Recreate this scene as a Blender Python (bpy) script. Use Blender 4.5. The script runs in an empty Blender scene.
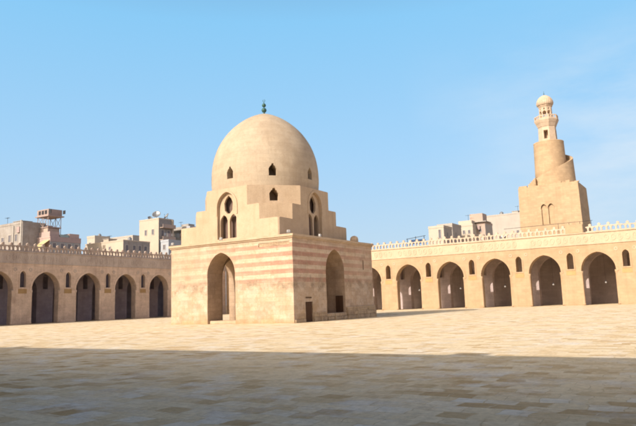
import bpy, bmesh, math, random
from mathutils import Vector, Matrix
random.seed(7)
R = math.radians
PI = math.pi
scn = bpy.context.scene
COL = scn.collection

# ------------------------------------------------------------------ materials
class NT:
    def __init__(s, name):
        s.m = bpy.data.materials.new(name); s.m.use_nodes = True
        s.t = s.m.node_tree; s.b = s.t.nodes['Principled BSDF']
        s.b.inputs['Roughness'].default_value = .9
        s.b.inputs['Specular IOR Level'].default_value = .15
    def n(s, kind, **kw):
        nd = s.t.nodes.new(kind)
        for k, v in kw.items(): setattr(nd, k, v)
        return nd
    def l(s, a, b): s.t.links.new(a, b)
    def val(s, sock, v):
        if hasattr(v, 'default_value') or hasattr(v, 'is_linked'): s.l(v, sock)
        else: sock.default_value = v
    def pos(s): return s.n('ShaderNodeNewGeometry').outputs['Position']
    def obj(s): return s.n('ShaderNodeTexCoord').outputs['Object']
    def scale(s, v, sc, loc=(0, 0, 0), rot=(0, 0, 0)):
        m = s.n('ShaderNodeMapping'); m.inputs['Scale'].default_value = sc; m.inputs['Location'].default_value = loc
        m.inputs['Rotation'].default_value = rot
        s.l(v, m.inputs['Vector']); return m.outputs[0]
    def noise(s, v, sc, det=4, rough=.55, dist=0):
        n = s.n('ShaderNodeTexNoise'); s.l(v, n.inputs['Vector'])
        n.inputs['Scale'].default_value = sc; n.inputs['Detail'].default_value = det
        n.inputs['Roughness'].default_value = rough; n.inputs['Distortion'].default_value = dist
        return n.outputs['Fac']
    def ramp(s, f, stops):
        r = s.n('ShaderNodeValToRGB'); s.l(f, r.inputs[0]); e = r.color_ramp.elements
        while len(e) < len(stops): e.new(.5)
        for q, (p, c) in zip(e, stops):
            q.position = p; q.color = (c, c, c, 1) if isinstance(c, (int, float)) else (*c, 1)
        return r.outputs[0]
    def math(s, op, a, b=0., c=None):
        m = s.n('ShaderNodeMath', operation=op); s.val(m.inputs[0], a); s.val(m.inputs[1], b)
        if c is not None: s.val(m.inputs[2], c)
        return m.outputs[0]
    def mix(s, f, a, b, mode='MIX'):
        m = s.n('ShaderNodeMix', data_type='RGBA', blend_type=mode)
        s.val(m.inputs[0], f)
        for sock, v in ((m.inputs[6], a), (m.inputs[7], b)):
            if isinstance(v, tuple): sock.default_value = (*v, 1)
            else: s.l(v, sock)
        return m.outputs[2]
    def xyz(s, v):
        x = s.n('ShaderNodeSeparateXYZ'); s.l(v, x.inputs[0]); return x.outputs
    def comb(s, x, y, z):
        c = s.n('ShaderNodeCombineXYZ')
        for i, v in enumerate((x, y, z)): s.val(c.inputs[i], v)
        return c.outputs[0]
    def wall_uv(s, p):
        x = s.xyz(p); return s.comb(s.math('ADD', x[0], x[1]), x[2], 0.)
    def bricks(s, v, w, h, mortar=.012, c1=.6, c2=1., cm=.5, off=.5):
        b = s.n('ShaderNodeTexBrick'); s.l(v, b.inputs['Vector']); b.offset = off
        b.inputs['Scale'].default_value = 1; b.inputs['Brick Width'].default_value = w; b.inputs['Row Height'].default_value = h
        b.inputs['Mortar Size'].default_value = mortar; b.inputs['Mortar Smooth'].default_value = .3
        for k, c in (('Color1', c1), ('Color2', c2), ('Mortar', cm)): b.inputs[k].default_value = (c, c, c, 1)
        return b
    def bump(s, h, strength, dist=.03):
        b = s.n('ShaderNodeBump'); b.inputs['Strength'].default_value = strength; b.inputs['Distance'].default_value = dist
        s.l(h, b.inputs['Height']); s.l(b.outputs[0], s.b.inputs['Normal'])
    def out(s, c):
        if isinstance(c, tuple): s.b.inputs['Base Color'].default_value = (*c, 1)
        else: s.l(c, s.b.inputs['Base Color'])
        return s.m

def plaster(name, base, stain=(.3, .2, .11), amt=.5, course=None, drip=.3, fine=.18, bumpk=.25, ground=0.):
    """weathered lime plaster / limestone: blotches, drips below ledges, faint block courses"""
    k = NT(name); p = k.pos(); x = k.xyz(p)
    big = k.noise(p, .33, 6, .68); mid = k.noise(p, 1.7, 5, .65); fin = k.noise(p, 9., 4, .7)
    c = k.mix(k.math('MULTIPLY', k.ramp(big, [(.42, 0.), (.72, 1.)]), amt), base, stain)
    c = k.mix(k.math('MULTIPLY', k.ramp(mid, [(.5, 0.), (.75, 1.)]), amt * .7), c, stain)
    c = k.mix(k.ramp(k.noise(k.scale(p, (1, 1, 1), (4, 8, 2)), .6, 6, .75), [(.54, 0.), (.66, amt * .8)]), c, tuple(v * .8 + .02 for v in base))
    lite = tuple(min(1, v * 1.22) for v in base)
    c = k.mix(k.math('MULTIPLY', k.ramp(k.noise(p, .8, 4, .6), [(.5, 0.), (.8, 1.)]), .5), c, lite)
    st = k.noise(k.scale(p, (1.6, 1.6, .12)), 1.3, 4, .6)
    c = k.mix(k.math('MULTIPLY', k.ramp(st, [(.5, 0.), (.75, 1.)]), drip), c, stain)
    g = k.ramp(fin, [(.25, 1 - fine), (.8, 1 + fine * .4)])
    c = k.mix(1., c, g, 'MULTIPLY')
    if ground:
        gm = k.math('MULTIPLY', k.ramp(k.math('ADD', x[2], k.math('MULTIPLY', mid, 1.3)), [(.45, 1.), (1.0, 0.)]), ground)
        # the ramp clamps above 1 m, so only the foot of the wall darkens
        c = k.mix(gm, c, tuple(v * .72 for v in stain))
    h = k.math('ADD', k.math('MULTIPLY', mid, .6), k.math('MULTIPLY', fin, .5))
    if course:
        b = k.bricks(k.wall_uv(p), course[0], course[1], .014, course[2], 1.06, course[2] * .93)
        c = k.mix(.85, c, b.outputs['Color'], 'MULTIPLY')
        h = k.math('SUBTRACT', h, k.math('MULTIPLY', b.outputs['Fac'], .6))
    k.bump(h, bumpk, .06)
    return k.out(c)

def simple(name, base, var=.25, sc=3., rough=.85, metal=0., stretch=(1, 1, 1)):
    k = NT(name); p = k.scale(k.obj(), stretch)
    a = tuple(v * (1 - var) for v in base); b = tuple(min(1, v * (1 + var)) for v in base)
    c = k.mix(k.noise(p, sc, 5, .65), a, b)
    c = k.mix(.5, c, k.ramp(k.noise(p, sc * 6, 3, .7), [(.2, .7), (.8, 1.1)]), 'MULTIPLY')
    k.b.inputs['Roughness'].default_value = rough; k.b.inputs['Metallic'].default_value = metal
    k.bump(k.noise(p, sc * 4, 4), .15, .02)
    return k.out(c)

SAND = (.62, .435, .215)
M = {}
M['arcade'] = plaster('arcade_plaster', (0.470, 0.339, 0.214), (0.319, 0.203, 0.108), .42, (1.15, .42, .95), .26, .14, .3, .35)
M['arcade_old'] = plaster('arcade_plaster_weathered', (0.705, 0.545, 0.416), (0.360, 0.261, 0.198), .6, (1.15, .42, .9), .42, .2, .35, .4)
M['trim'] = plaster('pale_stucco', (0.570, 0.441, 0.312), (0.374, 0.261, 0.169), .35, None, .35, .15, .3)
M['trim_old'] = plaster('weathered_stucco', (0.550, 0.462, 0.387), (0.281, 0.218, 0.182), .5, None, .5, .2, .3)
M['merlon'] = plaster('merlon_stucco', (0.569, 0.446, 0.347), (0.363, 0.258, 0.186), .35, None, .4, .15, .2)
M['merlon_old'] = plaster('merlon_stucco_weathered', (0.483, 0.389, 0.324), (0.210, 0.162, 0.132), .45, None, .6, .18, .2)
M['inside'] = plaster('haze_lifted_inner_plaster', (0.568, 0.474, 0.452), (0.365, 0.282, 0.256), .45, (1.15, .42, .9), .3, .2, .25)  # light mauve base paints the haze lift into the arch interiors
M['inside_old'] = plaster('haze_tinted_inner_plaster', (0.414, 0.359, 0.397), (0.234, 0.197, 0.230), .45, (1.15, .42, .9), .3, .2, .25)  # haze painted in as a purplish grey base for the left interiors
M['chamber'] = plaster('shade_toned_chamber_stone', (.50, .37, .26), (.28, .19, .125), .55, (.78, .382, .85), .35, .2, .35)  # darker tone paints shade into the reveals and inner faces
M['ceiling'] = simple('timber_ceiling', (.16, .10, .06), .3, 2.)
M['dome'] = plaster('dome_render', (0.475, 0.388, 0.281), (0.360, 0.270, 0.178), .6, (1.6, .42, .96), .4, .14, .3)
M['upper'] = plaster('transition_render', (0.532, 0.408, 0.281), (0.400, 0.291, 0.184), .55, None, .5, .16, .4)
M['minaret'] = plaster('minaret_limestone', (0.511, 0.372, 0.232), (0.348, 0.234, 0.130), .42, (.9, .4, .9), .25, .14, .3)
M['minaret_fine'] = plaster('minaret_upper_limestone', (0.588, 0.462, 0.340), (0.403, 0.286, 0.184), .38, (.7, .3, .92), .25, .12, .2)
M['dark'] = simple('dark_void', (.05, .035, .028), .2)
M['low_bounce'] = plaster('darkened_low_bounce_plaster', (.17, .125, .09), (.1, .07, .05), .5, (1.15, .42, .9))  # plaster darkened so the unseen south arcade bounces less light
M['ochre'] = plaster('ochre_patch_plaster', (.50, .33, .16), (.40, .25, .11), .5, None, .3, .2, .3)
M['ochre_old'] = plaster('dull_ochre_plaster', (.42, .28, .135), (.26, .17, .09), .5, None, .3, .2, .3)
M['niche'] = simple('shade_panel_brown', (.16, .11, .09), .3, 3.)  # dark brown stands in for shade behind the pavilion tracery
M['niche_old'] = simple('shade_panel_dark', (.085, .075, .09), .3, 3.)  # near-black stands in for the dim depth behind open windows
M['wood'] = simple('old_wood_door', (.085, .045, .025), .35, 2., .7, 0, (8, 8, .6))
M['greenmetal'] = simple('weathered_green_copper', (.06, .13, .11), .3, 6., .5, .3)
M['white'] = simple('white_paint', (.62, .62, .60), .08, 4., .5)
M['glasslamp'] = simple('white_glass', (.34, .33, .32), .04, 4., .25)
M['steel'] = simple('grey_steel', (.28, .29, .30), .2, 5., .45, .6)
M['iron'] = simple('dark_iron', (.05, .05, .055), .2, 5., .6, .4)
M['rubble'] = plaster('rubble_footing', (.60, .455, .295), (.26, .17, .11), .75, (.55, .32, .85), .2, .3, .9)

def pavilion_mat():
    """limestone base with faded red stripes, a grey damp band and eroded foot"""
    k = NT('striped_limestone'); p = k.pos(); x = k.xyz(p)
    big = k.noise(p, .45, 5, .6); mid = k.noise(p, 2.0, 5, .68); fin = k.noise(p, 10., 4, .7)
    base = k.mix(k.ramp(big, [(.35, 0.), (.7, 1.)]), (.585, .445, .325), (.50, .36, .235))
    b = k.bricks(k.wall_uv(p), .78, .3675, .012, .74, 1.08, .66)
    # stripes: z 3.47..6.45, period .74
    zz = k.math('ADD', x[2], k.math('MULTIPLY', k.math('SUBTRACT', mid, .5), .05))
    ph = k.math('FRACT', k.math('DIVIDE', k.math('SUBTRACT', zz, 3.43), .735))
    st = k.math('LESS_THAN', ph, .52)
    rng = k.math('MULTIPLY', k.math('GREATER_THAN', zz, 3.42), k.math('LESS_THAN', zz, 6.85))
    st = k.math('MULTIPLY', st, rng)
    # fading: strong near the front corner, worn away towards the far ends
    far = k.math('ADD', k.math('MULTIPLY', x[0], -1.), k.math('MULTIPLY', x[1], .75))
    fade = k.ramp(k.math('ADD', k.math('DIVIDE', far, 15.), k.math('MULTIPLY', k.math('SUBTRACT', k.noise(p, .5, 4, .6), .5), .55)),
                  [(.12, .95), (.42, .7), (.66, .34), (.95, .22)])
    chip = k.ramp(k.noise(p, 3.2, 5, .7), [(.33, .4), (.5, 1.)])
    st = k.math('MULTIPLY', k.math('MULTIPLY', st, fade), chip)
    c = k.mix(k.math('MULTIPLY', st, .92), base, (.47, .25, .18))
    # pale stone between the stripes
    pale = k.math('MULTIPLY', k.math('SUBTRACT', rng, k.math('MULTIPLY', k.math('LESS_THAN', ph, .52), rng)), k.math('MULTIPLY', fade, .45))
    c = k.mix(pale, c, (.76, .63, .47))
    # damp band
    zb = k.math('ADD', x[2], k.math('MULTIPLY', k.math('SUBTRACT', k.noise(p, .6, 4, .6), .5), 1.6))
    damp = k.ramp(k.math('DIVIDE', zb, 6.), [(.42, 0.), (.52, 1.), (.60, .8), (.68, 0.)])
    damp = k.math('MULTIPLY', damp, k.ramp(k.noise(p, 1.1, 6, .75), [(.41, 0.), (.56, .8)]))
    c = k.mix(damp, c, (.27, .205, .14))
    pal = k.math('MULTIPLY', k.ramp(k.noise(k.scale(p, (1, 1, 1), (5, 2, 8)), .9, 6, .72), [(.48, 0.), (.56, .6)]), k.ramp(k.math('DIVIDE', x[2], 4.), [(.75, 1.), (1., .2)]))
    c = k.mix(pal, c, (.62, .505, .395))
    pat = k.ramp(k.noise(k.scale(p, (1, 1, 1), (1, 7, 3)), 1.8, 8, .78), [(.53, 0.), (.60, .6)])
    c = k.mix(pat, c, (.46, .335, .215))
    # ochre bloom and patches low down
    low = k.math('MULTIPLY', k.ramp(k.math('DIVIDE', x[2], 3.2), [(.0, 1.), (.9, 0.)]), k.ramp(k.noise(p, 1.15, 5, .7), [(.46, 0.), (.60, .75)]))
    c = k.mix(low, c, (.47, .325, .19))
    foot = k.ramp(k.math('ADD', x[2], k.math('MULTIPLY', mid, .9)), [(.5, .7), (.95, 0.)])
    c = k.mix(foot, c, (.44, .30, .16))
    drip = k.noise(k.scale(p, (2.2, 2.2, .15)), 1.5, 4, .6)
    c = k.mix(k.math('MULTIPLY', k.ramp(drip, [(.52, 0.), (.78, 1.)]), .3), c, (.36, .25, .14))
    c = k.mix(k.math('MULTIPLY', k.ramp(k.noise(p, .7, 4, .6), [(.35, .35), (.65, 1.)]), .8), c, b.outputs['Color'], 'MULTIPLY')
    c = k.mix(1., c, k.ramp(fin, [(.25, .80), (.8, 1.06)]), 'MULTIPLY')
    k.bump(k.math('SUBTRACT', k.math('ADD', k.math('MULTIPLY', mid, .9), fin), k.math('MULTIPLY', b.outputs['Fac'], .7)), .35, .06)
    return k.out(c)
M['pavilion'] = pavilion_mat()

def paving_mat():
    k = NT('worn_stone_paving'); p = k.pos(); x = k.xyz(p)
    w1 = k.noise(p, .9, 3); w2 = k.noise(k.scale(p, (1, 1, 1), (7, 3, 0)), .9, 3)
    wv = k.n('ShaderNodeVectorMath', operation='ADD'); k.l(p, wv.inputs[0])
    k.l(k.comb(k.math('MULTIPLY', k.math('SUBTRACT', w1, .5), .44), k.math('MULTIPLY', k.math('SUBTRACT', w2, .5), .40), 0.), wv.inputs[1])
    b = k.bricks(k.scale(wv.outputs[0], (1, 1, 1), (0, 0, 0), (0, 0, 0)), .50, .42, .014, 0., 1., .4)
    b.inputs['Mortar Smooth'].default_value = .8
    t = b.outputs['Color']
    c = k.ramp(t, [(.0, (.50, .34, .17)), (.14, (.65, .50, .30)), (.34, (.77, .635, .42)), (.80, (.81, .69, .49)), (1., (.79, .73, .62))])
    n1 = k.noise(p, .13, 5, .62); n2 = k.noise(p, .75, 6, .72); n3 = k.noise(p, 7., 5, .72); n4 = k.noise(k.scale(p, (1, 1, 1), (3, 9, 0)), .42, 6, .72)
    c = k.mix(k.ramp(n1, [(.40, 0.), (.65, .7)]), c, (.78, .63, .40))
    c = k.mix(k.ramp(n2, [(.52, 0.), (.70, .5)]), c, (.56, .41, .22))
    c = k.mix(k.ramp(n4, [(.54, 0.), (.66, .5)]), c, (.78, .75, .71))
    c = k.mix(k.ramp(k.noise(p, 2.2, 6, .75), [(.52, 0.), (.7, .5)]), c, (.50, .37, .22))
    b3 = k.bricks(k.scale(wv.outputs[0], (1, 1, 1), (.4, .1, 0), (0, 0, 0)), 1.0, .84, .002, 0., 1., .5, .37)
    cl = k.math('MULTIPLY', k.ramp(b3.outputs['Color'], [(.0, 1.), (.22, .75), (.34, 0.)]), k.ramp(k.noise(p, 1.1, 5, .7), [(.42, 0.), (.64, .55)]))
    c = k.mix(cl, c, (.50, .305, .125))
    cl2 = k.math('MULTIPLY', k.ramp(b3.outputs['Color'], [(.72, 0.), (.86, .5)]), k.ramp(k.noise(p, .9, 5, .7), [(.46, 0.), (.64, .8)]))
    c = k.mix(cl2, c, (.70, .67, .64))
    c = k.mix(1., c, k.ramp(n3, [(.2, .70), (.75, 1.1)]), 'MULTIPLY')
    c = k.mix(k.math('MULTIPLY', b.outputs['Fac'], k.math('MULTIPLY', n2, .6)), c, (.45, .34, .21))
    k.bump(k.math('SUBTRACT', k.math('ADD', k.math('MULTIPLY', t, .2), k.math('ADD', n3, n2)), k.math('MULTIPLY', b.outputs['Fac'], .5)), .5, .025)
    k.b.inputs['Roughness'].default_value = .9; k.b.inputs['Specular IOR Level'].default_value = .03
    return k.out(c)
M['paving'] = paving_mat()
M['earth'] = simple('dusty_ground', (.42, .33, .21), .2, .1)

def brickwall(name, c1, c2, cm, dirt=(.2, .16, .12), w=.25, h=.09):
    k = NT(name); p = k.obj()
    b = k.bricks(k.wall_uv(p), w * 2, h * 2, .02, 0., 1., .5)
    c = k.mix(b.outputs['Color'], c1, c2); c = k.mix(k.math('MULTIPLY', b.outputs['Fac'], .6), c, cm)
    c = k.mix(k.ramp(k.noise(p, .4, 5, .65), [(.42, 0.), (.75, .7)]), c, dirt)
    c = k.mix(k.ramp(k.noise(k.scale(p, (1, 1, .15)), 1.2, 4), [(.5, 0.), (.8, .5)]), c, dirt)
    k.bump(k.math('SUBTRACT', 1., b.outputs['Fac']), .3, .02)
    return k.out(c)
M['b_grey'] = brickwall('grey_cement_brick', (0.333, 0.312, 0.293), (0.374, 0.350, 0.321), (0.355, 0.336, 0.308))  # distance haze is mixed into all the city wall colours below
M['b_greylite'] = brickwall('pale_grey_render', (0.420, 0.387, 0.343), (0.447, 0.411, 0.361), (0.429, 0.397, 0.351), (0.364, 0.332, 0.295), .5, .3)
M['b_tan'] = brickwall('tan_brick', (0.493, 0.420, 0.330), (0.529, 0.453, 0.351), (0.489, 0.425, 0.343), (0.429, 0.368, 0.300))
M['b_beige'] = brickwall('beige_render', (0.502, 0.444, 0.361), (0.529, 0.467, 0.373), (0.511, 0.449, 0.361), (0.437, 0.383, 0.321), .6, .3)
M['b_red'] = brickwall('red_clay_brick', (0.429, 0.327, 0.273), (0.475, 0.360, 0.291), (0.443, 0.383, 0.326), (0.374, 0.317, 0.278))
M['b_pink'] = simple('hazed_coral_paint', (0.451, 0.350, 0.310), .15, 1.)  # paint colour paled by the same mixed-in haze
M['b_redpaint'] = simple('hazed_red_paint', (0.387, 0.301, 0.284), .15, 1.)
M['b_blue'] = simple('hazed_blue_paint', (0.314, 0.332, 0.343), .2, 1.)
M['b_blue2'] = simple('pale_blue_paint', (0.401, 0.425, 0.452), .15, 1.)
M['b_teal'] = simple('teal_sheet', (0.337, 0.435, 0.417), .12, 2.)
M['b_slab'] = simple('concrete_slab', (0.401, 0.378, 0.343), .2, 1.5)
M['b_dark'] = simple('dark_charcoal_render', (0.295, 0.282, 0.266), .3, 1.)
M['yellow'] = simple('yellow_sheet', (0.567, 0.467, 0.256), .15, 3.)
M['pane'] = simple('dusty_window', (.17, .165, .18), .3, 2., .3)
M['shutter'] = simple('pale_shutter', (.55, .5, .44), .15, 3.)
M['plank'] = simple('weathered_planks', (.37, .29, .26), .35, 3., .85, 0, (1, 1, 4))
M['navy'] = simple('blue_tarpaulin', (.05, .10, .2), .2, 3.)

# ------------------------------------------------------------------ mesh helpers
def new_obj(name, me, mat, parent=None, smooth=False):
    o = bpy.data.objects.new(name, me); COL.objects.link(o)
    if mat is not None: me.materials.clear(); me.materials.append(mat)
    if smooth:
        for f in me.polygons: f.use_smooth = True
    if parent is not None: o.parent = parent
    return o
def bm_obj(name, bm, mat, parent=None, smooth=False, fix=True):
    if fix: bmesh.ops.recalc_face_normals(bm, faces=bm.faces)
    me = bpy.data.meshes.new(name); bm.to_mesh(me); bm.free()
    return new_obj(name, me, mat, parent, smooth)
def tag(o, label=None, cat=None, group=None, kind=None):
    for k, v in (('label', label), ('category', cat), ('group', group), ('kind', kind)):
        if v: o[k] = v
    return o
def thing(name, loc, label, cat, group=None, rz=0.):
    o = bpy.data.objects.new(name, None); COL.objects.link(o)
    o.location = loc; o.rotation_euler = (0, 0, rz); o.empty_display_size = .5
    return tag(o, label, cat, group)
def add_box(bm, a, b, bevel=0.):
    vs = [bm.verts.new((x, y, z)) for x in (a[0], b[0]) for y in (a[1], b[1]) for z in (a[2], b[2])]
    fs = [bm.faces.new([vs[i] for i in q]) for q in ((0, 1, 3, 2), (4, 6, 7, 5), (0, 4, 5, 1), (2, 3, 7, 6), (0, 2, 6, 4), (1, 5, 7, 3))]
    if bevel:
        es = {e for f in fs for e in f.edges}
        bmesh.ops.bevel(bm, geom=list(es), offset=bevel, segments=1, affect='EDGES')
    return vs
def box_bm(a, b, bevel=0.):
    bm = bmesh.new(); add_box(bm, a, b, bevel); return bm
def add_tube(bm, p, q, r0, r1=None, n=8):
    r1 = r0 if r1 is None else r1
    p, q = Vector(p), Vector(q); d = (q - p).normalized()
    s = d.orthogonal().normalized(); t = d.cross(s)
    A = [bm.verts.new(p + (s * math.cos(2 * PI * i / n) + t * math.sin(2 * PI * i / n)) * r0) for i in range(n)]
    B = [bm.verts.new(q + (s * math.cos(2 * PI * i / n) + t * math.sin(2 * PI * i / n)) * r1) for i in range(n)]
    for i in range(n): bm.faces.new((A[i], A[(i + 1) % n], B[(i + 1) % n], B[i]))
    bm.faces.new(A[::-1]); bm.faces.new(B)
def add_lathe(bm, prof, n=48, c=(0, 0), phase=0., rmod=None):
    rings = []
    for r, z in prof:
        if r < 1e-4: rings.append([bm.verts.new((c[0], c[1], z))])
        else:
            rings.append([bm.verts.new((c[0] + r * (rmod(i / n, z) if rmod else 1) * math.cos(2 * PI * i / n + phase),
                                        c[1] + r * (rmod(i / n, z) if rmod else 1) * math.sin(2 * PI * i / n + phase), z)) for i in range(n)])
    for a, b in zip(rings, rings[1:]):
        for i in range(n):
            j = (i + 1) % n
            if len(a) == 1 and len(b) == 1: continue
            if len(a) == 1: bm.faces.new((a[0], b[j], b[i]))
            elif len(b) == 1: bm.faces.new((a[i], a[j], b[0]))
            else: bm.faces.new((a[i], a[j], b[j], b[i]))
    if len(rings[0]) > 1: bm.faces.new(rings[0][::-1])
    if len(rings[-1]) > 1: bm.faces.new(rings[-1])
def add_prism(bm, pts, z0, z1, f=lambda p, z: (p[0], p[1], z)):
    A = [bm.verts.new(f(p, z0)) for p in pts]; B = [bm.verts.new(f(p, z1)) for p in pts]
    n = len(pts)
    for i in range(n): bm.faces.new((A[i], A[(i + 1) % n], B[(i + 1) % n], B[i]))
    bm.faces.new(A[::-1]); bm.faces.new(B)
def arch(cx, w, s, a, base=None, n=9):
    """pointed arch outline, left foot -> apex -> right foot; base = z of the feet"""
    h = a - s; c = max(0., (h * h - w * w / 4) / w); rr = c + w / 2
    pts = []
    th = math.asin(min(1, h / rr)) if c > 0 else PI / 2
    for i in range(n + 1):
        t = th * i / n; pts.append((cx + c - rr * math.cos(t), s + rr * math.sin(t) * (1 if c > 0 else h / rr)))
    pts[-1] = (cx, a)
    pts = pts + [(2 * cx - u, v) for u, v in pts[-2::-1]]
    if base is not None: pts = [(cx - w / 2, base)] + pts + [(cx + w / 2, base)]
    return pts
def plate(bm, outer, holes, f, t0, t1):
    """flat slab with holes; outline in (u, v), thickness from t0 to t1; f(u, v, w) -> xyz"""
    cu = bpy.data.curves.new('tmp', 'CURVE'); cu.dimensions = '2D'; cu.fill_mode = 'BOTH'; cu.extrude = .5
    for pts in [outer] + holes:
        sp = cu.splines.new('POLY'); sp.points.add(len(pts) - 1); sp.use_cyclic_u = True
        for q, (u, v) in zip(sp.points, pts): q.co = (u, v, 0, 1)
    o = bpy.data.objects.new('tmp', cu); COL.objects.link(o)
    me = bpy.data.meshes.new_from_object(o.evaluated_get(bpy.context.evaluated_depsgraph_get()))
    bpy.data.objects.remove(o); bpy.data.curves.remove(cu)
    tb = bmesh.new(); tb.from_mesh(me); bpy.data.meshes.remove(me)
    bmesh.ops.remove_doubles(tb, verts=tb.verts, dist=1e-4)
    mp = {v: bm.verts.new(f(v.co.x, v.co.y, t0 + (v.co.z + .5) * (t1 - t0))) for v in tb.verts}
    for fc in tb.faces:
        try: bm.faces.new([mp[v] for v in fc.verts])
        except ValueError: pass
    tb.free()
def boolean(o, cutter_bm):
    bmesh.ops.recalc_face_normals(cutter_bm, faces=cutter_bm.faces)
    me = bpy.data.meshes.new('cut'); cutter_bm.to_mesh(me); cutter_bm.free()
    c = bpy.data.objects.new('cut', me); COL.objects.link(c); c.parent = o.parent
    m = o.modifiers.new('b', 'BOOLEAN'); m.operation = 'DIFFERENCE'; m.object = c; m.solver = 'EXACT'; m.use_self = True
    dg = bpy.context.evaluated_depsgraph_get()
    res = bpy.data.meshes.new_from_object(o.evaluated_get(dg))
    o.modifiers.clear(); old = o.data; mats = list(old.materials); o.data = res
    res.materials.clear(); [res.materials.append(x) for x in mats]
    bpy.data.objects.remove(c); bpy.data.meshes.remove(me)
    for p in o.data.polygons: p.material_index = 0
def dup(root, loc=None, label=None, rz=None):
    r = root.copy(); COL.objects.link(r)
    for ch in root.children:
        c = ch.copy(); COL.objects.link(c); c.parent = r
        for g in ch.children:
            d = g.copy(); COL.objects.link(d); d.parent = c
    if loc: r.location = loc
    if rz is not None: r.rotation_euler = (0, 0, rz)
    if label: r['label'] = label
    return r
from mathutils import noise as mn
def rough(o, step=.55, amp=.02, axes='xyz', sc=.9):
    """cut a clean mesh into small facets and push them about, so masonry edges are not ruler-straight"""
    bm = bmesh.new(); bm.from_mesh(o.data)
    for i, ax in enumerate('xyz'):
        if ax not in axes: continue
        lo = min(v.co[i] for v in bm.verts); hi = max(v.co[i] for v in bm.verts); k = lo + step
        while k < hi - step * .3:
            co = [0, 0, 0]; no = [0, 0, 0]; co[i] = k; no[i] = 1
            bmesh.ops.bisect_plane(bm, geom=bm.verts[:] + bm.edges[:] + bm.faces[:], plane_co=co, plane_no=no); k += step
    for v in bm.verts:
        d = mn.noise_vector(v.co * sc) * .6 + mn.noise_vector(v.co * sc * 3.1) * .4
        v.co += d * amp
    bm.to_mesh(o.data); bm.free()
XZ = lambda u, v, w: (u, w, v)

# ------------------------------------------------------------------ setting
bm = bmesh.new(); s = 3000.
bm.faces.new([bm.verts.new(v) for v in ((-s, -s, -.02), (s, -s, -.02), (s, s, -.02), (-s, s, -.02))])
tag(bm_obj('ground', bm, M['earth']), 'dusty city ground', kind='structure')
bm = bmesh.new()
bm.faces.new([bm.verts.new(v) for v in ((-66, -58, 0), (56, -58, 0), (56, 64, 0), (-66, 64, 0))])
tag(bm_obj('courtyard_pavement', bm, M['paving']), 'worn sandy stone paving of the courtyard', kind='structure')

# ------------------------------------------------------------------ arcades
P = 7.06; AW = 4.36; AS = 4.75; AA = 7.25; ZC = 8.36; ZL = 9.86; ZR = 8.0
def merlon_bm():
    """openwork stucco merlon: two legs, arms, neck and a pointed head"""
    bm = bmesh.new()
    h = P / 12
    half = [(h, 0), (h, .12), (.42, .12), (.37, .2), (.36, .46), (.42, .6), (h, .68), (h, .78), (.36, .82), (.22, .85), (.13, .88), (.13, .92), (.21, .99), (.17, 1.09), (0, 1.22)]
    out = half + [(-u, v) for u, v in half[-2::-1]]
    hole = [(-.15, .14), (.15, .14), (.165, .44), (.11, .6), (0, .72), (-.11, .6), (-.165, .44)]
    plate(bm, out, [hole], XZ, 0, .24)
    return bm
MERLON = {}
for kname in ('merlon', 'merlon_old'):
    b_ = merlon_bm(); bmesh.ops.recalc_face_normals(b_, faces=b_.faces)
    me = bpy.data.meshes.new('merlon'); b_.to_mesh(me); b_.free(); me.materials.append(M[kname]); MERLON[kname] = me
b_ = bmesh.new()
add_lathe(b_, [(.20, 0), (.20, .25), (.16, .32), (.15, 4.2), (.21, 4.45), (.21, 4.7)], 12)
bmesh.ops.recalc_face_normals(b_, faces=b_.faces)
COLM = bpy.data.meshes.new('engaged_column'); b_.to_mesh(COLM); b_.free()
for f_ in COLM.polygons: f_.use_smooth = f_.normal.z ** 2 < .5

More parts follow.
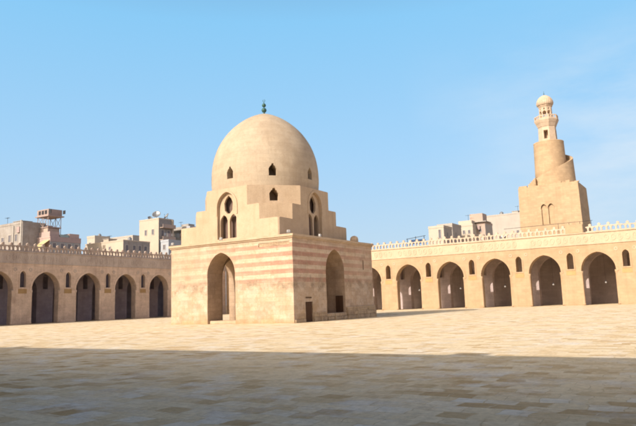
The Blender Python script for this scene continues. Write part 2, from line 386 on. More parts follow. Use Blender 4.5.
def arcade(name, loc, rz, c0, k0, k1, u0, u1, label, wall, trim, mer, skip=(), detail=True, inside='inside'):
    t = thing(name, loc, label, 'arcade', None, rz)
    cs = [c0 + P * k for k in range(k0, k1 + 1)]
    colm = COLM.copy(); colm.materials.append(wall)
    def facade_bm(y0, y1, top):
        bm = bmesh.new()
        out = [(u0, 0)]
        for c in cs:
            out += arch(c, AW, AS, AA, 0.)
        out += [(u1, 0), (u1, top), (u0, top)]
        holes = []
        for c in cs:
            w = c - P / 2
            if w - .6 > u0: holes.append(arch(w, .86, 6.7, 7.3, 5.05, 6))
        plate(bm, out, holes, XZ, y0, y1)
        return bm
    bm_obj('facade', facade_bm(0, 1.25, ZL), wall, t)
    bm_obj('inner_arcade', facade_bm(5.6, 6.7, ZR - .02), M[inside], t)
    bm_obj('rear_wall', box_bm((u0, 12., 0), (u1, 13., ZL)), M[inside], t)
    bm = bmesh.new(); add_box(bm, (u0, 1.252, ZR), (u1, 11.998, ZR + .35))
    bm_obj('roof', bm, M['ceiling'], t)
    # string course under the frieze, ledge under the merlons
    rough(bm_obj('string_course', box_bm((u0, -.10, ZC - .07), (u1, .05, ZC + .07), .02), trim, t), .8, .022, 'x')
    bm = box_bm((u0, -.16, ZL + .002), (u1, 1.25, ZL + .14), .025)
    rough(bm_obj('ledge', bm, trim, t), .8, .022, 'x')
    if not detail:
        bm_obj('parapet', box_bm((u0, .2, ZL + .145), (u1, .5, 11.0)), trim, t)
        for u in (-18.6, 3.4): bm_obj('parapet_cap', box_bm((u - .5, .15, 11.002), (u + .5, .55, 11.4), .05), trim, t)
        return t
    # frieze: panels with rosettes
    bm = bmesh.new(); nb = int((u1 - u0) / (P / 8))
    add_box(bm, (u0, -.035, ZC + .075), (u1, -.003, ZL - .005))
    rf = random.Random(11)
    for i in range(nb):
        if rf.random() < .12: continue
        c = u0 + (i + .5) * (P / 8); zc = (ZC + ZL) / 2 + .02
        pts = [(c + .33 * math.cos(a), zc + .48 * math.sin(a)) for a in [PI / 8 + PI / 4 * j for j in range(8)]]
        inn = [(c + .21 * math.cos(a), zc + .32 * math.sin(a)) for a in [PI / 8 + PI / 4 * j for j in range(8)]]
        plate(bm, pts, [inn], XZ, -.078 + rf.uniform(-.012, .012), -.036)
        pts = [(c + .11 * math.cos(a), zc + .16 * math.sin(a)) for a in [PI / 3 * j for j in range(6)]]
        plate(bm, pts, [], XZ, -.06, -.036)
    bm_obj('frieze', bm, trim, t)
    # archivolts round the arches, frames round the small windows, rosettes beside them
    for c in cs:
        bm = bmesh.new()
        a_, b2 = arch(c, AW + .02, AS, AA + .01, AS - .25), arch(c, AW + .62, AS, AA + .36, AS - .25)
        plate(bm, b2 + a_[::-1], [], XZ, -.05, -.002)
        bm_obj('archivolt', bm, wall, t)
        w = c - P / 2
        if w - .6 > u0:
            bm = bmesh.new()
            plate(bm, arch(w, 1.24, 6.72, 7.55, 4.86, 6), [arch(w, .87, 6.7, 7.31, 5.04, 6)], XZ, -.06, -.002)
            bm_obj('window_frame', bm, wall, t)
            if inside == 'inside_old': bm_obj('shade_panel', box_bm((w - .5, .42, 4.95), (w + .5, .5, 7.4)), M['niche_old' if inside == 'inside_old' else 'niche'], t)  # opaque dark panel added where the open window shows only shade
            bm_obj('window_panel', box_bm((w - .62, -.03, 4.2), (w + .62, -.002, 4.82)), M['ochre_old' if inside == 'inside_old' else 'ochre'], t)
            for sx in (-1, 1):
                bm = bmesh.new()
                cc = w + sx * 1.12; zc = 7.5
                st = []
                for j in range(16):
                    rr = .30 if j % 2 == 0 else .21
                    st.append((cc + rr * math.cos(PI * j / 8), zc + rr * math.sin(PI * j / 8)))
                plate(bm, st, [[(cc + .12 * math.cos(PI * j / 4), zc + .12 * math.sin(PI * j / 4)) for j in range(8)]], XZ, -.05, -.002)
                bm_obj('rosette', bm, trim, t)
        for sx in (-1, 1):
            o = bpy.data.objects.new('engaged_column', colm); COL.objects.link(o)
            o.parent = t; o.location = (c + sx * (AW / 2 + .02), .13, 0)
    n = int((u1 - u0) / (P / 6))
    for i in range(n):
        u = u0 + (i + .5) * (P / 6)
        if any(a < u < b for a, b in skip): continue
        o = bpy.data.objects.new('merlon', MERLON[mer]); COL.objects.link(o); o.parent = t
        o.location = (u, .05, ZL + .142)
        o.rotation_euler = (R(random.uniform(-.8, .8)), 0, R(random.uniform(-1.2, 1.2)))
        o.scale = (1, 1, random.uniform(.96, 1.04))
    return t
NORTH = arcade('arcade_building', (0, 48.9, 0), 0, -11.44, -5, 7, -50.24, 41.52,
       'sunlit sandy arcade with lacy merlons below the spiral minaret', M['arcade'], M['trim'], 'merlon', skip=[(12.9, 15.4)])
bm_obj('parapet_block', box_bm((13.0, .02, ZL + .143), (15.3, .6, 11.25), .03), M['arcade'], NORTH)
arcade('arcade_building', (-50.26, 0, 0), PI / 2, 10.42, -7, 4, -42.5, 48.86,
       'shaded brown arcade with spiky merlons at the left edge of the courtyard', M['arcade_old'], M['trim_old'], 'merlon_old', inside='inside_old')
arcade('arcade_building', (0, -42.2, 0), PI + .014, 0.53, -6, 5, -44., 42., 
       'darkened arcade behind the viewer that shades the near paving', M['low_bounce'], M['low_bounce'], 'merlon', detail=False, inside='inside_old')

# hanging lamps in the north arches
def lamp(loc, label):
    t = thing('hanging_lamp', loc, label, 'lamp', 'white globe lamps hanging in the sunlit arches')
    bm = bmesh.new(); add_lathe(bm, [(0, -.14)] + [(.14 * math.sin(PI * i / 10), -.14 * math.cos(PI * i / 10)) for i in range(1, 10)] + [(.0, .14)], 16)
    bm_obj('globe', bm, M['glasslamp'], t, True)
    bm = bmesh.new(); add_lathe(bm, [(.07, .12), (.06, .28), (.02, .36)], 10); bm_obj('cap', bm, M['iron'], t)
    bm = bmesh.new(); add_tube(bm, (0, 0, .33), (0, 0, 4.95), .012, n=5); bm_obj('chain', bm, M['iron'], t)
    return t
nth = ['left of the five sunlit arches with lamps', 'second sunlit arch right of the domed pavilion', 'middle sunlit arch of the right arcade',
       'fourth sunlit arch right of the domed pavilion', 'rightmost sunlit arch below the minaret side']
lab = ['white globe lamp hanging in the leftmost full sunlit arch beside the pavilion',
       'white globe lamp hanging in the second full sunlit arch from the pavilion',
       'white globe lamp hanging in the third full sunlit arch from the pavilion',
       'white globe lamp hanging in the arch directly below the spiral minaret',
       'white globe lamp hanging in the rightmost sunlit arch of the photo']
for i in range(5):
    lamp((-11.44 + P * i + .35 , 48.9 + 3.4, 3.05), lab[i])

# ------------------------------------------------------------------ domed pavilion
CX, CY = -7.70, 6.50; S = 14.3; HB = 7.48
pav = thing('domed_pavilion', (0, 0, 0), 'large square stone pavilion with a pointed dome and red striped walls', 'pavilion')
bm = bmesh.new()
T = 2.0
# south wall (y = 0) with its open arch, north wall the same, west wall plain with arch, east wall with a deep recess
A1 = (-7.98, 3.32, 4.45, 6.42); A2 = (6.85, 3.3, 4.5, 6.49)
def wall_out(u0, u1, a, sill=.0):
    return [(u0, 0)] + arch(a[0], a[1], a[2], a[3], sill, 12) + [(u1, 0), (u1, HB - .2), (u0, HB - .2)]
def wall_out2(u0, u1, a, sill):
    p = arch(a[0], a[1], a[2], a[3], sill, 12)
    return [(u0, u0 * 0)], p
plate(bm, wall_out(-S, 0, A1, .001), [], XZ, 0, T)
plate(bm, wall_out(-S, 0, (-8.35, 2.6, 4.0, 5.6), .001), [], XZ, S - T, S)
YZ = lambda u, v, w: (w, u, v)
plate(bm, [(T, 0), (S - T, 0), (S - T, HB - .2), (T, HB - .2)], [arch(A2[0], A2[1], A2[2], A2[3], .62, 12)], YZ, -T, 0)
plate(bm, [(T, 0)] + arch(6.7, 3.3, 4.5, 6.35, .001, 12) + [(S - T, 0), (S - T, HB - .2), (T, HB - .2)], [], YZ, -S, -S + T)
base_floor = (-S + T, T)
base = bm_obj('base_wall', bm, M['pavilion'], pav)
base.data.materials.append(M['chamber'])
# back of the east recess
# slit window in the east wall and slot over the small door
bm = bmesh.new()
add_box(bm, (-.35, 12.28, 4.75), (.1, 12.5, 5.7)); add_box(bm, (-.25, 1.75, 2.0), (.1, 2.75, 2.14))
add_box(bm, (-.3, 1.72, -.1), (.1, 2.86, 1.72)); add_box(bm, (-3.6, -.1, 6.57), (-.3, .12, 6.88))
boolean(base, bm)
for p_ in base.data.polygons:
    c_ = p_.center
    outer = min(abs(c_.x), abs(c_.x + S), abs(c_.y), abs(c_.y - S))
    p_.material_index = 1 if outer > .13 and c_.z < 7.2 else 0
rough(base, .6, .03)
d = bm_obj('door', box_bm((-.16, 1.75, .03), (-.08, 2.83, 1.70)), M['wood'], pav)
bm = bmesh.new()
for y in (1.75, 2.02, 2.29, 2.56): add_box(bm, (-.079, y + .02, .08), (-.06, y + .24, 1.66), .006)
add_box(bm, (-.058, 1.78, .45), (-.045, 2.8, .55)); add_box(bm, (-.058, 1.78, 1.25), (-.045, 2.8, 1.35))
bm_obj('boards', bm, M['wood'], d)
# wooden hatch in the far side of the recess
d = bm_obj('hatch', box_bm((-.98, 8.40, .68), (-.22, 8.49, 2.2)), M['wood'], pav)
bm = bmesh.new()
for x in (-.96, -.6): add_box(bm, (x + .02, 8.375, .72), (x + .34, 8.398, 2.16), .008)
bm_obj('boards', bm, M['wood'], d)
# rubble footing along the right of the east face, step in front of the recess, threshold
bm = bmesh.new()
rnd = random.Random(3)
def stones(bm, y0, y1, x0, zt, rows, rnd):
    z = 0.
    for r_ in range(rows):
        y = y0; hz = zt / rows
        while y < y1 - .1:
            w = min(rnd.uniform(.35, .75), y1 - y)
            add_box(bm, (-.03, y + .003, z), (x0 + rnd.uniform(-.09, .03) - .05 * r_, y + w - .003, z + hz - .004), .035)
            y += w
        z += hz
for a_ in ((8.6, S + .12, .34, 1.15, 3), (5.1, 8.58, .24, .6, 2), (2.95, 5.08, .15, .8, 2), (.1, 1.7, .1, .55, 2)):
    bm = bmesh.new(); stones(bm, *a_, rnd); bm_obj('footing', bm, M['rubble'], pav)
bm = bmesh.new(); add_box(bm, (-9.6, .25, 0), (-6.36, 1.9, .28), .03); bm_obj('threshold', bm, M['upper'], pav)
# cornice
bm = bmesh.new()
for a, b in (((-S - .2, -.2, HB - .2), (.2, 0.6, HB)), ((-S - .2, S - .6, HB - .2), (.2, S + .2, HB)), ((-.6, .6, HB - .2), (.2, S - .6, HB)), ((-S - .2, .6, HB - .2), (-S + .6, S - .6, HB))): add_box(bm, a, b)
for a, b in (((-S - .1, -.1, HB - .32), (.1, -.001, HB - .201)), ((.001, 0, HB - .32), (.1, S + .1, HB - .201))): add_box(bm, a, b)
rough(bm_obj('cornice', bm, M['upper'], pav), .5, .03, 'xy')
bm_obj('inscription_panel', box_bm((-3.58, .05, 6.59), (-.32, .119, 6.86)), M['rubble'], pav)
bm_obj('roof', box_bm((-S + .6, .6, HB - .3), (-.6, S - .6, HB - .02)), M['upper'], pav)
# stepped transition zone
H = 5.94
def octa(w): return [(CX + x, CY + y) for x, y in ((H, -w), (H, w), (w, H), (-w, H), (-H, w), (-H, -w), (-w, -H), (w, -H))]
tiers = []
def fr(side):
    """frame on one of the faces: u along the face, v up, w into the wall"""
    return {'s': lambda u, v, w: (CX + u, CY - H + w, v), 'n': lambda u, v, w: (CX - u, CY + H - w, v),
            'e': lambda u, v, w: (CX + H - w, CY + u, v), 'w': lambda u, v, w: (CX - H + w, CY - u, v)}[side]
for w, z0, z1 in ((5.84, HB - .02, 9.17), (3.82, 9.17, 10.61), (2.44, 10.61, 12.45)):
    bm = bmesh.new(); add_prism(bm, octa(w), z0, z1)
    bmesh.ops.recalc_face_normals(bm, faces=bm.faces)
    bmesh.ops.bevel(bm, geom=[e for e in bm.edges if min(v.co.z for v in e.verts) > z1 - .01 and (z1 > 12 or min(abs(e.verts[0].co[i] - e.verts[1].co[i]) for i in (0, 1)) > .01)], offset=.05, segments=2, affect='EDGES')
    o = bm_obj('transition_tier', bm, M['upper'], pav)
    for side in 'snew':
        c = bmesh.new(); f = fr(side)
        add_prism(c, arch(0., 2.3, 10.7, 12.08, 7.7, 10), -.3, .95, lambda p, w_, f=f: f(p[0], p[1], w_))
        boolean(o, c)
    tiers.append(o)
top = tiers[2]
for dx, dy in ((1, -1), (1, 1), (-1, 1), (-1, -1)):     # keel windows of the diagonal faces
    c = bmesh.new(); q2 = 1 / math.sqrt(2); Dg = (H + 2.44) * q2
    prof = [(-.40, 11.0), (.40, 11.0), (.43, 11.65), (.26, 11.95), (.16, 12.0), (.1, 12.18), (-.1, 12.18), (-.16, 12.0), (-.26, 11.95), (-.43, 11.65)]
    add_prism(c, prof, Dg - 1.8, Dg + .3, lambda p, w_: (CX + dx * q2 * w_ - dy * q2 * p[0], CY + dy * q2 * w_ + dx * q2 * p[0], p[1]))
    boolean(top, c)
for o in tiers: rough(o, .6, .018)
def tracery(side):
    bm = bmesh.new(); f = fr(side)
    out = arch(0., 2.28, 10.7, 12.07, 7.71, 10)
    l1 = arch(-.57, .90, 9.3, 10.0, 7.78, 5); l2 = arch(.57, .90, 9.3, 10.0, 7.78, 5)
    oc = [(-.46, 10.4), (-.16, 10.08), (.16, 10.08), (.46, 10.4), (.52, 11.1), (.32, 11.5), (0, 11.8), (-.32, 11.5), (-.52, 11.1)]
    plate(bm, out, [l1, l2, oc], f, .28, .5)
    w = bm_obj('window_tracery', bm, M['upper'], pav)
    bm = bmesh.new(); plate(bm, arch(0., 2.24, 10.7, 12.04, 7.73, 10), [], f, .86, .93); bm_obj('shade_panel', bm, M['niche'], w)  # dark backing added to deepen the shade inside the niche
    bm = bmesh.new()      # raised moulding round the niche
    a_, b2 = arch(0., 2.29, 10.7, 12.09, 9.95, 10), arch(0., 2.62, 10.7, 12.28, 9.95, 10)
    plate(bm, b2 + a_[::-1], [], f, -.06, -.002); bm_obj('hood_mould', bm, M['upper'], w)
for sd in 'sewn': tracery(sd)
# dome
prof = [(5.30, 12.43), (5.36, 12.9), (5.42, 13.6), (5.42, 14.2), (5.36, 15.1), (5.17, 16.15), (4.80, 17.2), (4.24, 18.2), (3.62, 18.98), (2.95, 19.62), (2.2, 20.18), (1.45, 20.6), (.75, 20.9), (.3, 21.05), (.001, 21.16)]
from itertools import pairwise
fine = []
for i, (a, b) in enumerate(pairwise(prof)):
    p0 = prof[max(0, i - 1)]; p3 = prof[min(len(prof) - 1, i + 2)]
    for j in range(3):
        t = j / 3; cr = lambda k: .5 * ((2 * a[k]) + (-p0[k] + b[k]) * t + (2 * p0[k] - 5 * a[k] + 4 * b[k] - p3[k]) * t * t + (-p0[k] + 3 * a[k] - 3 * b[k] + p3[k]) * t ** 3)
        fine.append((max(.001, cr(0)), cr(1)))
fine.append((0, 21.16))
bm = bmesh.new(); add_lathe(bm, fine, 72, (CX + .06, CY))
dome = bm_obj('dome', bm, M['dome'], pav)
c = bmesh.new()
for i in range(8):
    a = -PI / 2 + i * PI / 4
    prof2 = [(-.36, 13.45), (.36, 13.45), (.38, 14.1), (.22, 14.38), (.13, 14.43), (.08, 14.62), (-.08, 14.62), (-.13, 14.43), (-.22, 14.38), (-.38, 14.1)]
    add_prism(c, prof2, 3.6, 6.2, lambda p, w_: (CX + math.cos(a) * w_ - math.sin(a) * p[0], CY + math.sin(a) * w_ + math.cos(a) * p[0], p[1]))
boolean(dome, c)
for p_ in dome.data.polygons: p_.use_smooth = True
try:
    dome.data.set_sharp_from_angle(angle=R(30))
except Exception: pass
fin = bmesh.new()
add_lathe(fin, [(.14, 21.0), (.10, 21.2), (.05, 21.25), (.20, 21.32), (.27, 21.5), (.20, 21.68), (.05, 21.75), (.05, 21.82), (.16, 21.88), (.22, 22.03), (.15, 22.18), (.04, 22.25), (.03, 22.4), (0, 22.42)], 20, (CX + .06, CY))
bm_obj('finial', fin, M['greenmetal'], pav, True)
cr_ = bmesh.new(); pts = []
for i in range(13):
    a = R(-240 + 300 * i / 12); pts.append((.13 * math.cos(a), 22.53 + .13 * math.sin(a)))
for p0, p1 in pairwise(pts): add_tube(cr_, (CX + .06 + p0[0], CY, p0[1]), (CX + .06 + p1[0], CY, p1[1]), .022, n=6)
bm_obj('crescent', cr_, M['greenmetal'], pav)

# floodlights on the cornice
def floodlight(loc, rz, label):
    t = thing('floodlight', loc, label, 'floodlight', 'white floodlights on the pavilion roof edge', rz); t.scale = (.72, .72, .72)
    h = bm_obj('housing', box_bm((-.19, -.1, .14), (.19, .14, .48), .03), M['white'], t)
    bm_obj('glass', box_bm((-.16, -.115, .17), (.16, -.101, .45)), M['glasslamp'], h)
    bm = bmesh.new(); add_box(bm, (-.24, -.02, 0), (-.2, .06, .36)); add_box(bm, (.2, -.02, 0), (.24, .06, .36)); add_box(bm, (-.24, -.03, 0), (.24, .07, .03))
    bm_obj('bracket', bm, M['steel'], t)
floodlight((-14.25, .1, HB), 0, 'white floodlight at the far left corner of the pavilion cornice')
floodlight((-8.05, .12, HB), 0, 'white floodlight below the sunlit triple window of the pavilion')
floodlight((-.45, .15, HB), R(40), 'white floodlight beside the front corner of the pavilion roof')
floodlight((-.35, 5.0, HB), R(90), 'white floodlight below the shaded triple window of the pavilion')
t = thing('roof_vent', (-.75, 12.1, HB), 'pale rounded vent cap on the right end of the pavilion roof', 'vent')
bm = bmesh.new(); add_lathe(bm, [(.42, 0), (.42, .38), (.38, .55), (.26, .68), (.1, .74), (0, .75)], 16); bm_obj('cap', bm, M['trim'], t, True)
bm = bmesh.new(); add_lathe(bm, [(.48, 0), (.48, .08), (.43, .1)], 16); bm_obj('collar', bm, M['steel'], t)

# ------------------------------------------------------------------ minaret
MX, MY = 6.55, 76.9
mi = thing('minaret', (MX, MY, 0), 'tall sandy spiral minaret on a massive square base behind the right arcade', 'minaret')
bm = bmesh.new()
bt, bb = 5.2, 5.62; ZB = 21.4
def fr_m(p, z):
    k_ = (bb + (bt - bb) * z / ZB) / bb
    return (p[0] * k_, p[1] * k_, z)
add_prism(bm, [(-bb, -bb + .6), (bb, -bb + .6), (bb, bb - .6), (-bb, bb - .6)], 0, ZB, fr_m)
mb = bm_obj('base', bm, M['minaret'], mi)
bm = bmesh.new()
for sx in (-.62, .62): add_prism(bm, arch(sx - .3, 1.0, 17.3, 17.95, 14.2, 8), -6.5, -4.42, lambda p, w_: (p[0], w_, p[1]))
boolean(mb, bm)
rough(mb, .8, .05)
bm = bmesh.new()
for sx in (-.62, .62):
    a_, b2 = arch(sx - .3, 1.0, 17.3, 17.95, 17.1, 8), arch(sx - .3, 1.2, 17.3, 18.12, 17.1, 8)
    plate(bm, b2 + a_[::-1], [], XZ, -4.78, -4.60)
for x in (-1.42, -.3, .82): add_tube(bm, (x, -4.66, 14.2), (x, -4.62, 17.1), .07, n=8)
bm_obj('blind_window', bm, M['minaret'], mb)
# parapet remains on the base
bm = bmesh.new(); rnd = random.Random(5)
for i in range(14):
    x = -5.1 + i * .75
    add_box(bm, (x, -4.60, ZB - .05), (x + .74, -4.1, ZB + rnd.choice([.0, .1, .3, .42]) + .05), .03)
for i in range(5): add_box(bm, (-3.4 + .28 * i, -4.5, ZB), (-3.12 + .28 * i, -3.2, ZB + .55 + .26 * i), .02)
bm_obj('parapet', bm, M['minaret'], mi)
# cylinder
bm = bmesh.new(); add_lathe(bm, [(3.0, ZB - .1), (2.85, 25), (2.72, 30.0), (2.74, 30.1), (2.74, 30.25), (2.3, 30.27)], 48)
bm_obj('shaft', bm, M['minaret'], mi, True)
# spiral stair wall round the shaft: rises from front left, round the right side to the back
bm = bmesh.new(); N = 60; ro0, ri0 = 4.15, 3.72
prev = None
def stair_h(t): return ZB + .7 + 6.9 * t
for i in range(N + 1):
    t = i / N; a = R(-150 + 230 * t)
    zt = stair_h(t) + .15 * (i % 3 == 0) * 0; zi = zt - .85
    k_ = 1 - .04 * t
    ring = [(ro0 * 1.02, ZB - .05), (ro0 * k_, zt), (ri0 * k_, zt), (ri0 * k_, zi), (2.6, zi), (2.6, ZB - .05)]
    vs = [bm.verts.new((r_ * math.cos(a), r_ * math.sin(a), z)) for r_, z in ring]
    if prev:
        for j in range(6): bm.faces.new((prev[j], prev[(j + 1) % 6], vs[(j + 1) % 6], vs[j]))
    else: bm.faces.new(vs)
    prev = vs
bm.faces.new(prev[::-1])
st = bm_obj('spiral_stair', bm, M['minaret'], mi, True)
st.data.set_sharp_from_angle(angle=R(35))
# octagonal lantern
ph = PI / 8
bm = bmesh.new(); add_lathe(bm, [(1.85, 30.2), (1.85, 30.45), (1.72, 30.5), (1.62, 33.2), (1.7, 33.3), (1.95, 33.9), (2.02, 34.0), (2.25, 34.5), (2.25, 34.75), (1.2, 34.8)], 8, phase=ph)
lo = bm_obj('lower_lantern', bm, M['minaret_fine'], mi)
bm = bmesh.new()
for i in range(4):
    a = i * PI / 2 - PI / 2
    add_prism(bm, [(-.38, 30.85), (.38, 30.85), (.38, 32.5), (-.38, 32.5)], .25, 2.2, lambda p, w_: (math.cos(a) * w_ - math.sin(a) * p[0], math.sin(a) * w_ + math.cos(a) * p[0], p[1]))
boolean(lo, bm)
# parapet of the gallery with brackets
bm = bmesh.new()
for i in range(8):
    a = ph + i * PI / 4; b2 = a + PI / 4
    p0 = Vector((2.2 * math.cos(a), 2.2 * math.sin(a), 0)); p1 = Vector((2.2 * math.cos(b2), 2.2 * math.sin(b2), 0))
    d = (p1 - p0); n_ = Vector((d.y, -d.x, 0)).normalized()
    def quad(s0, s1, z0, z1):
        add_prism(bm, [(p0 + d * s0)[:2], (p0 + d * s1)[:2], (p0 + d * s1 - n_ * .14)[:2], (p0 + d * s0 - n_ * .14)[:2]], z0, z1)
    quad(0, 1, 35.25, 35.4); quad(0, .08, 34.76, 35.25); quad(.3, .4, 34.76, 35.25); quad(.6, .7, 34.76, 35.25); quad(.92, 1, 34.76, 35.25)
bm_obj('gallery_railing', bm, M['minaret_fine'], mi)
bm = bmesh.new()
add_lathe(bm, [(1.3, 34.78), (1.22, 35.0), (1.18, 37.2), (1.3, 37.35), (1.38, 37.55), (1.2, 37.6)], 8, phase=ph)
up = bm_obj('upper_lantern', bm, M['minaret_fine'], mi)
c = bmesh.new()
for i in range(4):
    a = i * PI / 4 - PI / 2
    add_prism(c, [(-.33, 35.25), (.33, 35.25), (.33, 36.25), (0, 36.5), (-.33, 36.25)], -1.6, 1.6, lambda p, w_: (math.cos(a) * w_ - math.sin(a) * p[0], math.sin(a) * w_ + math.cos(a) * p[0], p[1]))
    boolean(up, c); c = bmesh.new()
for i in range(8):
    a = i * PI / 4 - PI / 2
    add_prism(c, [(-.12, 36.65), (.12, 36.65), (.14, 36.85), (0, 37.1), (-.14, 36.85)], .8, 1.6, lambda p, w_: (math.cos(a) * w_ - math.sin(a) * p[0], math.sin(a) * w_ + math.cos(a) * p[0], p[1]))
boolean(up, c)
bm = bmesh.new()
add_lathe(bm, [(1.25, 37.5), (1.42, 37.7), (1.5, 38.0), (1.46, 38.4), (1.28, 38.85), (.98, 39.25), (.6, 39.55), (.25, 39.7), (.1, 39.75), (0, 39.76)], 96,
          rmod=lambda t, z: 1 + .05 * abs(math.sin(t * 12 * 2 * PI)) * (1 if z > 37.6 else 0))
bm_obj('ribbed_cap', bm, M['minaret_fine'], mi, True)
bm = bmesh.new(); add_tube(bm, (0, 0, 39.7), (0, 0, 40.6), .05, .02, 6); add_lathe(bm, [(0, 39.9), (.13, 40.0), (0, 40.12)], 10)
bm_obj('finial', bm, M['greenmetal'], mi)
# railing line on the roof below the minaret
t = thing('roof_railing', (0, 52.4, ZR + .35), 'thin iron railing on the arcade roof in front of the minaret base', 'railing')
bm = bmesh.new()
for x in (11.5, 13, 14.5, 16): add_tube(bm, (x, 0, 0), (x, 0, 3.6), .03, n=5)
bm_obj('post', bm, M['iron'], t)
bm = bmesh.new(); add_tube(bm, (3.5, 0, 3.55), (16.2, 0, 3.65), .03, n=5); bm_obj('rail', bm, M['iron'], t)

# ------------------------------------------------------------------ city buildings beyond the mosque
def windows(t, face, w, d, specs, frame=None, pane=None):
    if not specs: return
    frame = frame or M['shutter']; pane = pane or M['pane']
    for u, z, ww, hh in specs:
        bm = bmesh.new(); o_ = [(u - ww / 2 - .08, z - .08), (u + ww / 2 + .08, z - .08), (u + ww / 2 + .08, z + hh + .08), (u - ww / 2 - .08, z + hh + .08)]
        i_ = [(u - ww / 2, z), (u + ww / 2, z), (u + ww / 2, z + hh), (u - ww / 2, z + hh)]
        f = (lambda a, b, c: (a, c, b)) if face == 's' else (lambda a, b, c: (-c, a, b))
        plate(bm, o_, [i_], f, -.09, -.002)
        fr_ = bm_obj('window', bm, frame, t)
        bm = bmesh.new(); plate(bm, i_, [], f, -.03, -.004); bm_obj('pane', bm, pane, fr_)
def building(name, label, corner, ws, de, h, wall, side=None, s_win=(), e_win=(), parapet=.5, cat='building', roofm=None):
    """corner = the south-east corner on the ground; the south face runs west from it, the east face runs north"""
    t = thing(name, (corner[0], corner[1], 0), label, cat)
    bm = bmesh.new(); add_box(bm, (-ws, 0, 0), (-.02, de, h)); bm_obj('wall', bm, wall, t)
    if side is not None: bm_obj('side_wall', box_bm((-.018, .02, 0), (0.02, de, h)), side, t)
    bm = bmesh.new()
    for a, b in (((-ws - .05, -.06, h), (.06, .18, h + parapet)), ((-ws - .05, de - .18, h), (.06, de + .06, h + parapet)), ((-.16, .18, h), (.06, de - .18, h + parapet)), ((-ws - .05, .18, h), (-ws + .16, de - .18, h + parapet))): add_box(bm, a, b)
    bm_obj('parapet', bm, roofm or wall, t)
    windows(t, 's', ws, de, s_win)
    windows(t, 'e', ws, de, e_win)
    return t
# --- west side
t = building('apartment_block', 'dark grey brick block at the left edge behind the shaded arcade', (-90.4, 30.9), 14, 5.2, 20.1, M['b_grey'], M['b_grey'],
         [(-2.2, 16.5, .9, 1.5), (-4.6, 16.5, .9, 1.5), (-7.2, 16.3, 1., 1.4), (-2.2, 13.2, .9, 1.5), (-4.6, 13.2, .9, 1.5)], [])
bm = bmesh.new(); add_box(bm, (-.65, -.16, 0), (-.25, -.002, 20.9)); add_box(bm, (-3.4, -.16, 0), (-3.1, -.002, 19.9)); bm_obj('pilaster', bm, M['b_slab'], t)
bm = bmesh.new(); add_box(bm, (-1.7, -.3, 18.3), (-.75, -.01, 19.5)); bm_obj('sign_panel', bm, M['b_redpaint'], t)
t = building('painted_house', 'low house with coral pink front and haze-paled blue side behind the shaded arcade', (-85.9, 34.3), 4.9, 7.4, 17.0, M['b_pink'], M['b_blue'],
         [(-2.2, 14.2, .9, 1.2)], [(1.0, 14.6, .8, 1.3), (2.9, 14.6, .8, 1.3), (4.6, 14.6, .8, 1.3), (6.3, 14.6, .8, 1.3)], .3)
bm = bmesh.new(); add_box(bm, (.022, 0, 16.2), (.12, 7.4, 17.28)); bm_obj('fascia', bm, M['b_redpaint'], t)
bm = bmesh.new(); add_box(bm, (-4.6, .3, 17.02), (-.6, 2.6, 18.4)); bm_obj('roof_room', bm, M['b_pink'], t)
bm = bmesh.new(); add_box(bm, (-2.5, 4.8, 17.02), (-.3, 7.2, 18.2)); bm_obj('roof_room', bm, M['b_pink'], t)
bm = bmesh.new(); add_box(bm, (-1.2, 2.7, 17.02), (-.4, 4.7, 17.9)); bm_obj('roof_room', bm, M['b_teal'], t)
bm = bmesh.new()
v_ = [(-2.6, -1.3, 15.5), (-.1, -1.3, 15.5), (-.1, -.02, 16.5), (-2.6, -.02, 16.5)]
add_prism(bm, [(-1.3, 15.5), (-.02, 16.45), (-.02, 16.55), (-1.3, 15.6)], -2.4, -.1, lambda p, w_: (w_, p[0], p[1]))
add_box(bm, (-2.4, -1.3, 14.6), (-.1, -1.22, 15.58))
bm_obj('awning', bm, M['yellow'], t)
# pigeon loft on the pink house
t = thing('pigeon_loft', (-89.2, 36.3, 17.0), 'rickety brown timber pigeon loft on stilts above the pink house', 'pigeon loft')
bm = bmesh.new()
add_box(bm, (-2.2, -1.6, 5.0), (1.9, 1.6, 6.35)); bm_obj('cabin', bm, M['plank'], t)
bm = bmesh.new(); add_box(bm, (-2.5, -1.9, 4.75), (2.3, 1.9, 4.98)); bm_obj('deck', bm, M['plank'], t)
bm = bmesh.new(); add_box(bm, (-2.1, -1.6, 2.35), (1.8, 1.6, 2.55)); add_box(bm, (-2.3, -1.8, 2.56), (-1.2, 1.6, 3.2)); bm_obj('deck', bm, M['plank'], t)
bm = bmesh.new(); add_box(bm, (2.32, -1.9, 5.2), (3.2, -1.8, 6.1)); add_box(bm, (2.32, 1.5, 5.4), (3.1, 1.6, 6.2)); bm_obj('flight_cage', bm, M['iron'], t)
bm = bmesh.new()
for x in (-2.1, -.2, 1.7):
    for y in (-1.5, 1.5): add_tube(bm, (x, y, 0), (x, y, 4.75), .07, n=5)
bm_obj('stilt', bm, M['plank'], t)
bm = bmesh.new()
for y in (-1.5, 1.5):
    for a, b in (((-2.1, 2.5), (-.2, 4.75)), ((1.7, 2.5), (-.2, 4.75)), ((-2.1, 4.75), (-.2, 2.5)), ((1.7, 4.75), (-.2, 2.5))): add_tube(bm, (a[0], y, a[1]), (b[0], y, b[1]), .045, n=4)
bm_obj('brace', bm, M['plank'], t)
bm = bmesh.new(); add_box(bm, (-1.9, -1.4, .02), (1.4, 1.4, 2.3)); bm_obj('shed', bm, M['b_red'], t)
bm = bmesh.new()
for x in (-1.6, -.5, .6): add_box(bm, (x, -1.66, 5.3), (x + .7, -1.61, 6.1))
bm_obj('hatch', bm, M['iron'], t)
